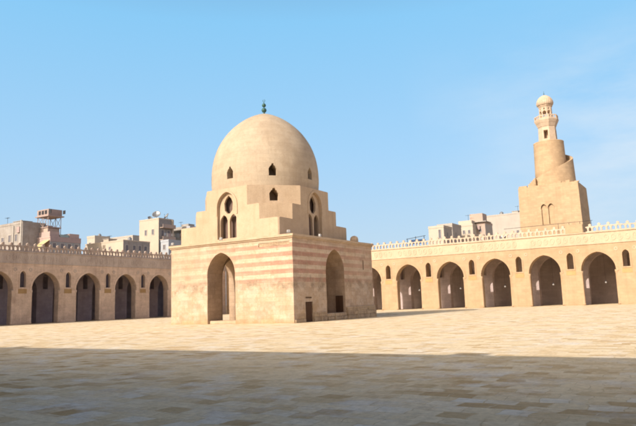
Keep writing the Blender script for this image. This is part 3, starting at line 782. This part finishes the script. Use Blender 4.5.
building('small_house', 'small beige house with tiny windows next to the blue painted house', (-90.2, 48.6), 2.8, 4.2, 18.4, M['b_beige'], M['b_beige'], [(-1.7, 16.5, .5, .8), (-.7, 15.2, .5, .8)], [(1.2, 16.4, .6, .9), (2.7, 16.4, .6, .9)])
building('long_house', 'long low tan brick building behind the shaded arcade', (-77.2, 46.1), 13, 7.5, 16.4, M['b_tan'], M['b_grey'],
         [(-4.4, 14.6, .6, .8), (-8.5, 14.9, .5, .6)], [(1.0, 14.2, .8, 1.3), (3.0, 14.2, .8, 1.3), (4.6, 14.2, .8, 1.3), (6.2, 14.2, .8, 1.3)], .25)
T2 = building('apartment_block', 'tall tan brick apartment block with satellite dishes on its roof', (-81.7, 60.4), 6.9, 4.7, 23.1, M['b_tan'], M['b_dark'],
         [(-2.0, 19.4, .7, 1.3), (-4.5, 19.4, .7, 1.3)], [(1.2, 18.9, .9, 1.5), (3.2, 18.9, .9, 1.5), (1.2, 15.6, .9, 1.5), (3.2, 15.6, .9, 1.5)], .3)
for z in (17.9, 20.9):
    bm = bmesh.new(); add_box(bm, (.03, .3, z), (1.2, 4.5, z + .15)); add_box(bm, (1.1, .3, z + .15), (1.2, 4.5, z + .9))
    bm_obj('balcony', bm, M['b_red'], T2)
bm = bmesh.new(); add_box(bm, (.021, 4.2, 19.), (.3, 4.72, 23.2)); bm_obj('pilaster', bm, M['b_tan'], T2)
t = building('apartment_block', 'dim apartment block with cluttered balconies right of the tall tan block', (-80.5, 69.8), 6.5, 9, 21.6, M['b_blue2'], M['b_grey'],
         [(-1.2, 19.2, .9, 1.5), (-3., 19.2, .9, 1.5), (-1.2, 16., .9, 1.4), (-3., 16., .9, 1.4), (-4.8, 16., .9, 1.4)], [(1.5, 18.8, .9, 1.5), (4, 18.8, .9, 1.5), (1.5, 15.8, .9, 1.5)])
for z in (18.3, 21.0):
    bm = bmesh.new(); add_box(bm, (-6, -1.1, z), (-.2, -.002, z + .14)); add_box(bm, (-6, -1.1, z + .14), (-.2, -1.02, z + .95))
    bm_obj('balcony', bm, M['b_slab'], t)
bm = bmesh.new(); add_box(bm, (-4, 1.0, 21.62), (-1.5, 3.2, 22.9)); bm_obj('roof_room', bm, M['b_grey'], t)
t = building('blue_house', 'pale blue painted low house between the tan block and the pavilion', (-76.4, 58.6), 2.6, 4.2, 17.0, M['b_blue2'], M['b_blue2'], [(-1.4, 15.2, .7, 1.1)], [(1.0, 15.0, .7, 1.2), (2.8, 15.0, .7, 1.2)])
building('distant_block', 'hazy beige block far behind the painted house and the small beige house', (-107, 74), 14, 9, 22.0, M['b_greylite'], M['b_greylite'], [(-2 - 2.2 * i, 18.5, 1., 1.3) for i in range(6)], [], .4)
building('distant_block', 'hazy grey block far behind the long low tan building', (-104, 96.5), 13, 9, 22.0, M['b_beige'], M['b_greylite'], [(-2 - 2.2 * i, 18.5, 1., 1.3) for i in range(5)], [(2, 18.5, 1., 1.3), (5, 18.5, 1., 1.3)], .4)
# --- satellite dishes
def dish(loc, rz, r_, tilt, label, mat='steel'):
    t = thing('satellite_dish', loc, label, 'dish', 'satellite dishes on the roofs', rz)
    bm = bmesh.new(); add_tube(bm, (0, 0, 0), (0, 0, r_ * 1.15), .05, n=6); bm_obj('mast', bm, M['steel'], t)
    bm = bmesh.new()
    pr = [(r_ * i / 7, .32 * r_ * (i / 7) ** 2) for i in range(8)]
    rings = [(max(.001, a), b) for a, b in pr] + [(a + .02, b - .03) for a, b in pr[::-1]]
    add_lathe(bm, [(0, 0)] + rings[1:-1] + [(0, -.03)], 20)
    Mx = Matrix.Translation((0, -.12, r_ * 1.2)) @ Matrix.Rotation(R(90 - tilt), 4, 'X')
    bm.transform(Mx); dd = bm_obj('bowl', bm, M[mat], t, True)
    bm = bmesh.new(); add_tube(bm, (0, -r_ * .9, .3 * r_), (0, 0, r_ * .95), .025, n=5); add_tube(bm, (0, 0, r_ * .9), (0, 0, r_ * 1.08), .07, n=6)
    bm.transform(Mx); bm_obj('feed_arm', bm, M['iron'], dd)
    return t
dish((-83.6, 61.5, 23.1), R(30), 1.05, 35, 'largest grey satellite dish on the tall tan block')
dish((-82.5, 64.0, 23.1), R(-20), .85, 35, 'right hand grey satellite dish on the tall tan block')
dish((-85.9, 61.3, 23.1), R(60), .55, 35, 'smallest grey satellite dish at the left of the tall tan block roof')
def tank(loc, r_, h, label, mat):
    t = thing('water_tank', loc, label, 'water tank', None)
    bm = bmesh.new(); add_lathe(bm, [(r_, .3), (r_ * 1.02, .35), (r_ * 1.02, h - .1), (r_ * .9, h), (.2, h + .1), (.2, h + .2), (0, h + .2)], 18); bm_obj('drum', bm, mat, t)
    bm = bmesh.new()
    for i in range(3):
        a = 2 * PI * i / 3; add_tube(bm, (r_ * .8 * math.cos(a), r_ * .8 * math.sin(a), 0), (r_ * .8 * math.cos(a), r_ * .8 * math.sin(a), .32), .05, n=5)
    bm_obj('stand', bm, M['iron'], t)
tank((-80.3, 50.5, 16.4), .45, 1.2, 'grey water tank on the long low tan building', M['steel'])
tank((-91.6, 51, 18.4), .4, 1.0, 'grey water tank on the small beige house', M['steel'])
tank((-86.2, 49.6, 16.4), .4, .9, 'pale water tank on the left end of the long tan building', M['b_slab'])
def antenna(loc, h, label):
    t = thing('tv_antenna', loc, label, 'antenna', 'thin aerials on the roofs')
    bm = bmesh.new(); add_tube(bm, (0, 0, 0), (0, 0, h), .035, n=5); bm_obj('mast', bm, M['iron'], t)
    bm = bmesh.new(); add_tube(bm, (-.7, 0, h - .15), (.7, 0, h - .15), .025, n=4)
    for i in range(5): add_tube(bm, (-.6 + .3 * i, -.35 + .03 * i, h - .15), (-.6 + .3 * i, .35 - .03 * i, h - .15), .02, n=4)
    bm_obj('rake', bm, M['iron'], t)
antenna((-98, 32, 20.1), 2.2, 'thin aerial on the dark grey brick block at the left edge')
antenna((-83.5, 47.5, 16.4), 1.8, 'thin aerial on the long low tan brick building')
antenna((-84.5, 70.6, 21.6), 2., 'thin aerial on the dim block with cluttered balconies')
antenna((-18.2, 101.5, 19.9), 1.7, 'thin aerial on the stepped cream house')
antenna((-11.5, 123, 23.2), 2.4, 'thin aerial on the wide grey block left of the minaret')
def laundry(loc, rz, cols, label):
    t = thing('washing_line', loc, label, 'laundry', None, rz)
    bm = bmesh.new(); add_tube(bm, (-.1, 0, 0), (len(cols) * .75 + .1, 0, 0), .02, n=4); bm_obj('line', bm, M['iron'], t)
    for i, c in enumerate(cols):
        h = .7 + .25 * (i % 3)
        bm = bmesh.new(); plate(bm, [(i * .75 + .06, -h), (i * .75 + .62, -h + .06), (i * .75 + .64, 0), (i * .75 + .04, 0)], [], lambda u, v, w: (u, w + .05 * math.sin(5 * u + 3 * v), v), -.01, .01)
        bm_obj('cloth', bm, M[c], t)
laundry((-86, 68.6, 20.3), 0, ['b_redpaint', 'shutter', 'b_blue', 'b_blue2', 'b_pink', 'shutter'], 'coloured washing on the balcony of the dim apartment block')
laundry((-80.35, 60.9, 19.6), R(90), ['b_blue2', 'shutter', 'b_redpaint', 'shutter'], 'washing on the side balcony of the tall tan block')
laundry((-17.8, 101.9, 18.9), 0, ['shutter', 'b_blue', 'b_redpaint'], 'washing hung below the canopy of the reddish brick house')
def roof_box(name, a, b, mat, label, cat):
    c = ((a[0] + b[0]) / 2, (a[1] + b[1]) / 2, a[2]); t = thing(name, c, label, cat)
    bm = box_bm([a[i] - c[i] for i in range(3)], [b[i] - c[i] for i in range(3)], .02); bm_obj('body', bm, mat, t)
    bm = box_bm((a[0] - c[0] - .12, a[1] - c[1] - .12, b[2] - a[2] + .002), (b[0] - c[0] + .12, b[1] - c[1] + .12, b[2] - a[2] + .1)); bm_obj('lid', bm, M['b_slab'], t)
roof_box('stair_hut', (-86.6, 48.2, 16.4), (-84.8, 50.5, 17.6), M['b_tan'], 'low stair hut on the roof of the long tan building', 'stair hut')
roof_box('stair_hut', (-97.5, 33, 20.1), (-94.5, 35.5, 21.3), M['b_grey'], 'grey stair hut on the block at the left edge', 'stair hut')
roof_box('stair_hut', (-13.5, 124.5, 23.2), (-11.8, 127, 24.4), M['b_greylite'], 'stair hut on the wide grey block left of the minaret', 'stair hut')
roof_box('roof_shack', (-82.5, 52.4, 16.4), (-80.8, 53.4, 17.1), M['b_slab'], 'low grey shack on the long tan building roof', 'shack')
# --- north side
building('small_house', 'pale beige flat roofed house left of the grey block on the right skyline', (-16.7, 80.2), 3.4, 5, 16.5, M['b_beige'], M['b_greylite'], [(-.9, 14.3, .5, 1.8)], [(2, 14.6, .6, 1.)])
building('small_house', 'beige house with a grey side behind the sunlit arcade', (-18.3, 90.0), 3.6, 6, 18.0, M['b_greylite'], M['b_greylite'], [(-2.7, 15.5, .5, 1.3)], [(2, 15.5, .6, 1.)])
t = building('stepped_house', 'cream house with stepped roof and small windows beside the brick shed', (-16.6, 99.4), 5.8, 7, 18.6, M['b_beige'], M['b_beige'], [(-4.6, 16.6, .5, .8), (-3.3, 16.6, .5, .8), (-2.2, 16.8, .5, .8), (-.9, 16.8, .5, .8)], [])
bm = bmesh.new(); add_box(bm, (-3.6, .4, 18.62), (-.3, 4, 20.0)); bm_obj('roof_room', bm, M['b_beige'], t)
t = building('brick_shed', 'reddish brick tower house with rooftop shack on the right skyline', (-14.5, 102.4), 3.9, 6, 19.2, M['b_red'], M['b_greylite'], [(-2.8, 17.3, .6, .9), (-1.3, 17.2, .7, .9)], [])
bm = bmesh.new(); add_box(bm, (-3.7, .2, 19.9), (-.5, 3.5, 21.8)); bm_obj('roof_room', bm, M['b_red'], t)
bm = bmesh.new(); add_box(bm, (-4.2, -.7, 19.6), (.5, 3.8, 19.78)); bm_obj('canopy', bm, M['b_slab'], t)
bm = bmesh.new(); add_box(bm, (-3.4, -.5, 15.2), (-.4, -.07, 16.6)); bm_obj('white_wall', bm, M['shutter'], t)
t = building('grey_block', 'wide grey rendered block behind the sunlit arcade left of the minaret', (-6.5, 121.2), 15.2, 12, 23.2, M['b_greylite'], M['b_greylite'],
         [(-12.5, 17.5, 1.2, 1.2), (-1.9, 20.5, 1.6, 1.1), (-9.5, 16.6, .8, 1.), (-5.0, 17.8, .7, 1.)], [], .35)
dish((-8.9, 120.7, 20.6), R(10), .55, 20, 'white satellite dish fixed high on the front of the wide grey block', 'white')
dish((-15.2, 120.7, 16.9), R(-10), .55, 20, 'white satellite dish fixed low on the front of the wide grey block', 'white')
dish((-10.3, 124, 23.2), R(20), .7, 35, 'white satellite dish on the roof of the wide grey block', 'white')
tank((-16.2, 124, 23.2), .5, 1.2, 'grey water tank on the wide grey block', M['steel'])
t = thing('rooftop_frame', (-16.6, 69.0, 0), 'rusty pipe frame with blue tarpaulin above the sunlit arcade near the pavilion', 'frame')
bm = bmesh.new()
for x in (-3.6, -1.8, 0): add_tube(bm, (x, 0, 0), (x, 0, 13.6 + .3 * (x > -2)), .06, n=5)
add_tube(bm, (-3.8, 0, 13.5), (.3, 0, 13.9), .05, n=5); add_tube(bm, (-3.8, 0, 12.7), (.3, 0, 13.0), .05, n=5)
bm_obj('pipe', bm, M['iron'], t)
bm_obj('tarpaulin', box_bm((-3.2, .08, 12.4), (-.4, .12, 13.3)), M['navy'], t)

# ------------------------------------------------------------------ light, sky, camera
KX, KY = .39, 1.62
dirv = Vector((KX, KY, -1)).normalized()
el = math.asin(-dirv.z); az = math.atan2(-dirv.x, -dirv.y)
sun = bpy.data.lights.new('sun', 'SUN'); sun.energy = 5.0; sun.angle = R(.53); sun.color = (1., .885, .775)
so = bpy.data.objects.new('sun', sun); COL.objects.link(so); so.location = (-20, -60, 60)
so.rotation_euler = dirv.to_track_quat('-Z', 'Y').to_euler()
w = bpy.data.worlds.new('World'); scn.world = w; w.use_nodes = True
nt = w.node_tree; bg = nt.nodes['Background']
sky = nt.nodes.new('ShaderNodeTexSky'); sky.sky_type = 'NISHITA'; sky.sun_disc = False
sky.sun_elevation = el; sky.sun_rotation = az; sky.air_density = 1.0; sky.dust_density = 1.0; sky.ozone_density = 1.0
tc = nt.nodes.new('ShaderNodeTexCoord')
mp = nt.nodes.new('ShaderNodeMapping'); mp.inputs['Scale'].default_value = (1, 1, 3.2)
nt.links.new(tc.outputs['Generated'], mp.inputs[0])
nz = nt.nodes.new('ShaderNodeTexNoise'); nz.inputs['Scale'].default_value = 2.6; nz.inputs['Detail'].default_value = 6; nz.inputs['Roughness'].default_value = .6
nt.links.new(mp.outputs[0], nz.inputs['Vector'])
rp = nt.nodes.new('ShaderNodeValToRGB'); rp.color_ramp.elements[0].position = .36; rp.color_ramp.elements[1].position = .70
rp.color_ramp.elements[1].color = (.7, .7, .7, 1)
nt.links.new(nz.outputs['Fac'], rp.inputs[0])
mx = nt.nodes.new('ShaderNodeMix'); mx.data_type = 'RGBA'
cmask = nt.nodes.new('ShaderNodeMapRange'); cmask.inputs['From Min'].default_value = -.38; cmask.inputs['From Max'].default_value = -.10
cx_ = nt.nodes.new('ShaderNodeSeparateXYZ'); nt.links.new(tc.outputs['Generated'], cx_.inputs[0]); nt.links.new(cx_.outputs[0], cmask.inputs['Value'])
cmul = nt.nodes.new('ShaderNodeMath'); cmul.operation = 'MULTIPLY'; nt.links.new(rp.outputs[0], cmul.inputs[0]); nt.links.new(cmask.outputs[0], cmul.inputs[1])
cel = nt.nodes.new('ShaderNodeMapRange'); cel.inputs['From Min'].default_value = .30; cel.inputs['From Max'].default_value = .40
cel.inputs['To Min'].default_value = 1.; cel.inputs['To Max'].default_value = .12; nt.links.new(cx_.outputs[2], cel.inputs['Value'])
cm2 = nt.nodes.new('ShaderNodeMath'); cm2.operation = 'MULTIPLY'; nt.links.new(cmul.outputs[0], cm2.inputs[0]); nt.links.new(cel.outputs[0], cm2.inputs[1])
nt.links.new(cm2.outputs[0], mx.inputs[0]); nt.links.new(sky.outputs[0], mx.inputs[6])
mx.inputs[7].default_value = (5.4, 5.9, 6.3, 1)
# haze: the physical sky is lifted by a bright, milky blue that pales towards the horizon
sp = nt.nodes.new('ShaderNodeSeparateXYZ'); nt.links.new(tc.outputs['Generated'], sp.inputs[0])
gr = nt.nodes.new('ShaderNodeValToRGB'); ce = gr.color_ramp.elements
for _ in range(3): ce.new(.5)
for e_, (p_, c_) in zip(ce, [(0., (.57, .68, .79)), (.10, (.50, .69, .88)), (.24, (.40, .69, .98)), (.44, (.275, .65, 1.0)), (.68, (.13, .20, .35)), (1., (.05, .055, .09))]):
    e_.position = p_; e_.color = (*c_, 1)
nt.links.new(sp.outputs[2], gr.inputs[0])
gn = nt.nodes.new('ShaderNodeVectorMath'); gn.operation = 'SCALE'; gn.inputs['Scale'].default_value = 1 / .15
# the half of the sky round the sun (behind the camera) is dimmed to grey to cut fill light
sm = nt.nodes.new('ShaderNodeMapRange'); sm.inputs['From Min'].default_value = .15; sm.inputs['From Max'].default_value = -.6
nt.links.new(sp.outputs[1], sm.inputs['Value'])
wm = nt.nodes.new('ShaderNodeMix'); wm.data_type = 'RGBA'; wm.inputs[7].default_value = (.20, .20, .21, 1)
nt.links.new(sm.outputs[0], wm.inputs[0]); nt.links.new(gr.outputs[0], wm.inputs[6]); nt.links.new(wm.outputs[2], gn.inputs[0])
hz = nt.nodes.new('ShaderNodeMix'); hz.data_type = 'RGBA'; hz.inputs[0].default_value = .86
nt.links.new(sky.outputs[0], hz.inputs[6]); nt.links.new(gn.outputs[0], hz.inputs[7]); 
# unseen east sky brightened low down to fill shaded walls; added glow round sun
ed = nt.nodes.new('ShaderNodeMapRange'); ed.inputs['From Min'].default_value = .0; ed.inputs['From Max'].default_value = .55
ed.inputs['To Min'].default_value = 1.; ed.inputs['To Max'].default_value = 1.
nt.links.new(sp.outputs[0], ed.inputs['Value'])
es = nt.nodes.new('ShaderNodeVectorMath'); es.operation = 'SCALE'
ev = nt.nodes.new('ShaderNodeMapRange'); ev.inputs['From Min'].default_value = .0; ev.inputs['From Max'].default_value = .5; nt.links.new(sp.outputs[0], ev.inputs['Value'])
em = nt.nodes.new('ShaderNodeMix'); em.data_type = 'RGBA'; er = nt.nodes.new('ShaderNodeValToRGB'); ee = er.color_ramp.elements; ee.new(.5)
for e_, (p_, c_) in zip(ee, [(0., (1.0, 1.05, 1.32)), (.5, (.46, .44, .54)), (1., (.06, .06, .09))]): e_.position = p_; e_.color = (*c_, 1)
nt.links.new(sp.outputs[2], er.inputs[0])
eg = nt.nodes.new('ShaderNodeVectorMath'); eg.operation = 'SCALE'; eg.inputs['Scale'].default_value = 1 / .15
nt.links.new(er.outputs[0], eg.inputs[0]); nt.links.new(eg.outputs[0], em.inputs[7])
nt.links.new(ev.outputs[0], em.inputs[0]); nt.links.new(hz.outputs[2], em.inputs[6])
nt.links.new(em.outputs[2], es.inputs[0]); nt.links.new(ed.outputs[0], es.inputs['Scale'])
nrm = nt.nodes.new('ShaderNodeVectorMath'); nrm.operation = 'NORMALIZE'; nt.links.new(tc.outputs['Generated'], nrm.inputs[0])
dp = nt.nodes.new('ShaderNodeVectorMath'); dp.operation = 'DOT_PRODUCT'; nt.links.new(nrm.outputs[0], dp.inputs[0]); dp.inputs[1].default_value = tuple(-dirv)
au = nt.nodes.new('ShaderNodeMapRange'); au.interpolation_type = 'SMOOTHSTEP'; au.inputs['From Min'].default_value = .885; au.inputs['From Max'].default_value = 1.
au.inputs['To Max'].default_value = 8.5
nt.links.new(dp.outputs['Value'], au.inputs['Value'])
ac = nt.nodes.new('ShaderNodeVectorMath'); ac.operation = 'SCALE'; ac.inputs[0].default_value = (1 / .15, .82 / .15, .62 / .15); nt.links.new(au.outputs[0], ac.inputs['Scale'])
aa = nt.nodes.new('ShaderNodeVectorMath'); aa.operation = 'ADD'; nt.links.new(es.outputs[0], aa.inputs[0]); nt.links.new(ac.outputs[0], aa.inputs[1])
nt.links.new(aa.outputs[0], mx.inputs[6])
nt.links.new(mx.outputs[2], bg.inputs['Color']); bg.inputs['Strength'].default_value = .15

cam = bpy.data.cameras.new('camera'); co = bpy.data.objects.new('camera', cam); COL.objects.link(co)
yaw, pit, rol = R(122.375), R(8.447), R(-1.95)
fw = Vector((math.cos(pit) * math.cos(yaw), math.cos(pit) * math.sin(yaw), math.sin(pit)))
rt = Vector((math.sin(yaw), -math.cos(yaw), 0)); u_ = rt.cross(fw)
r2 = math.cos(rol) * rt + math.sin(rol) * u_; u2 = -math.sin(rol) * rt + math.cos(rol) * u_
mat = Matrix((r2, u2, -fw)).transposed().to_4x4(); mat.translation = (28.93, -41.42, 1.64)
co.matrix_world = mat
cam.sensor_width = 36; cam.lens = 601.27 / 636 * 36; cam.clip_end = 5000; cam.clip_start = .05
scn.camera = co
scn.cycles.filter_width = 2.0
scn.view_settings.view_transform = 'Standard'; scn.view_settings.look = 'None'; scn.view_settings.exposure = 0
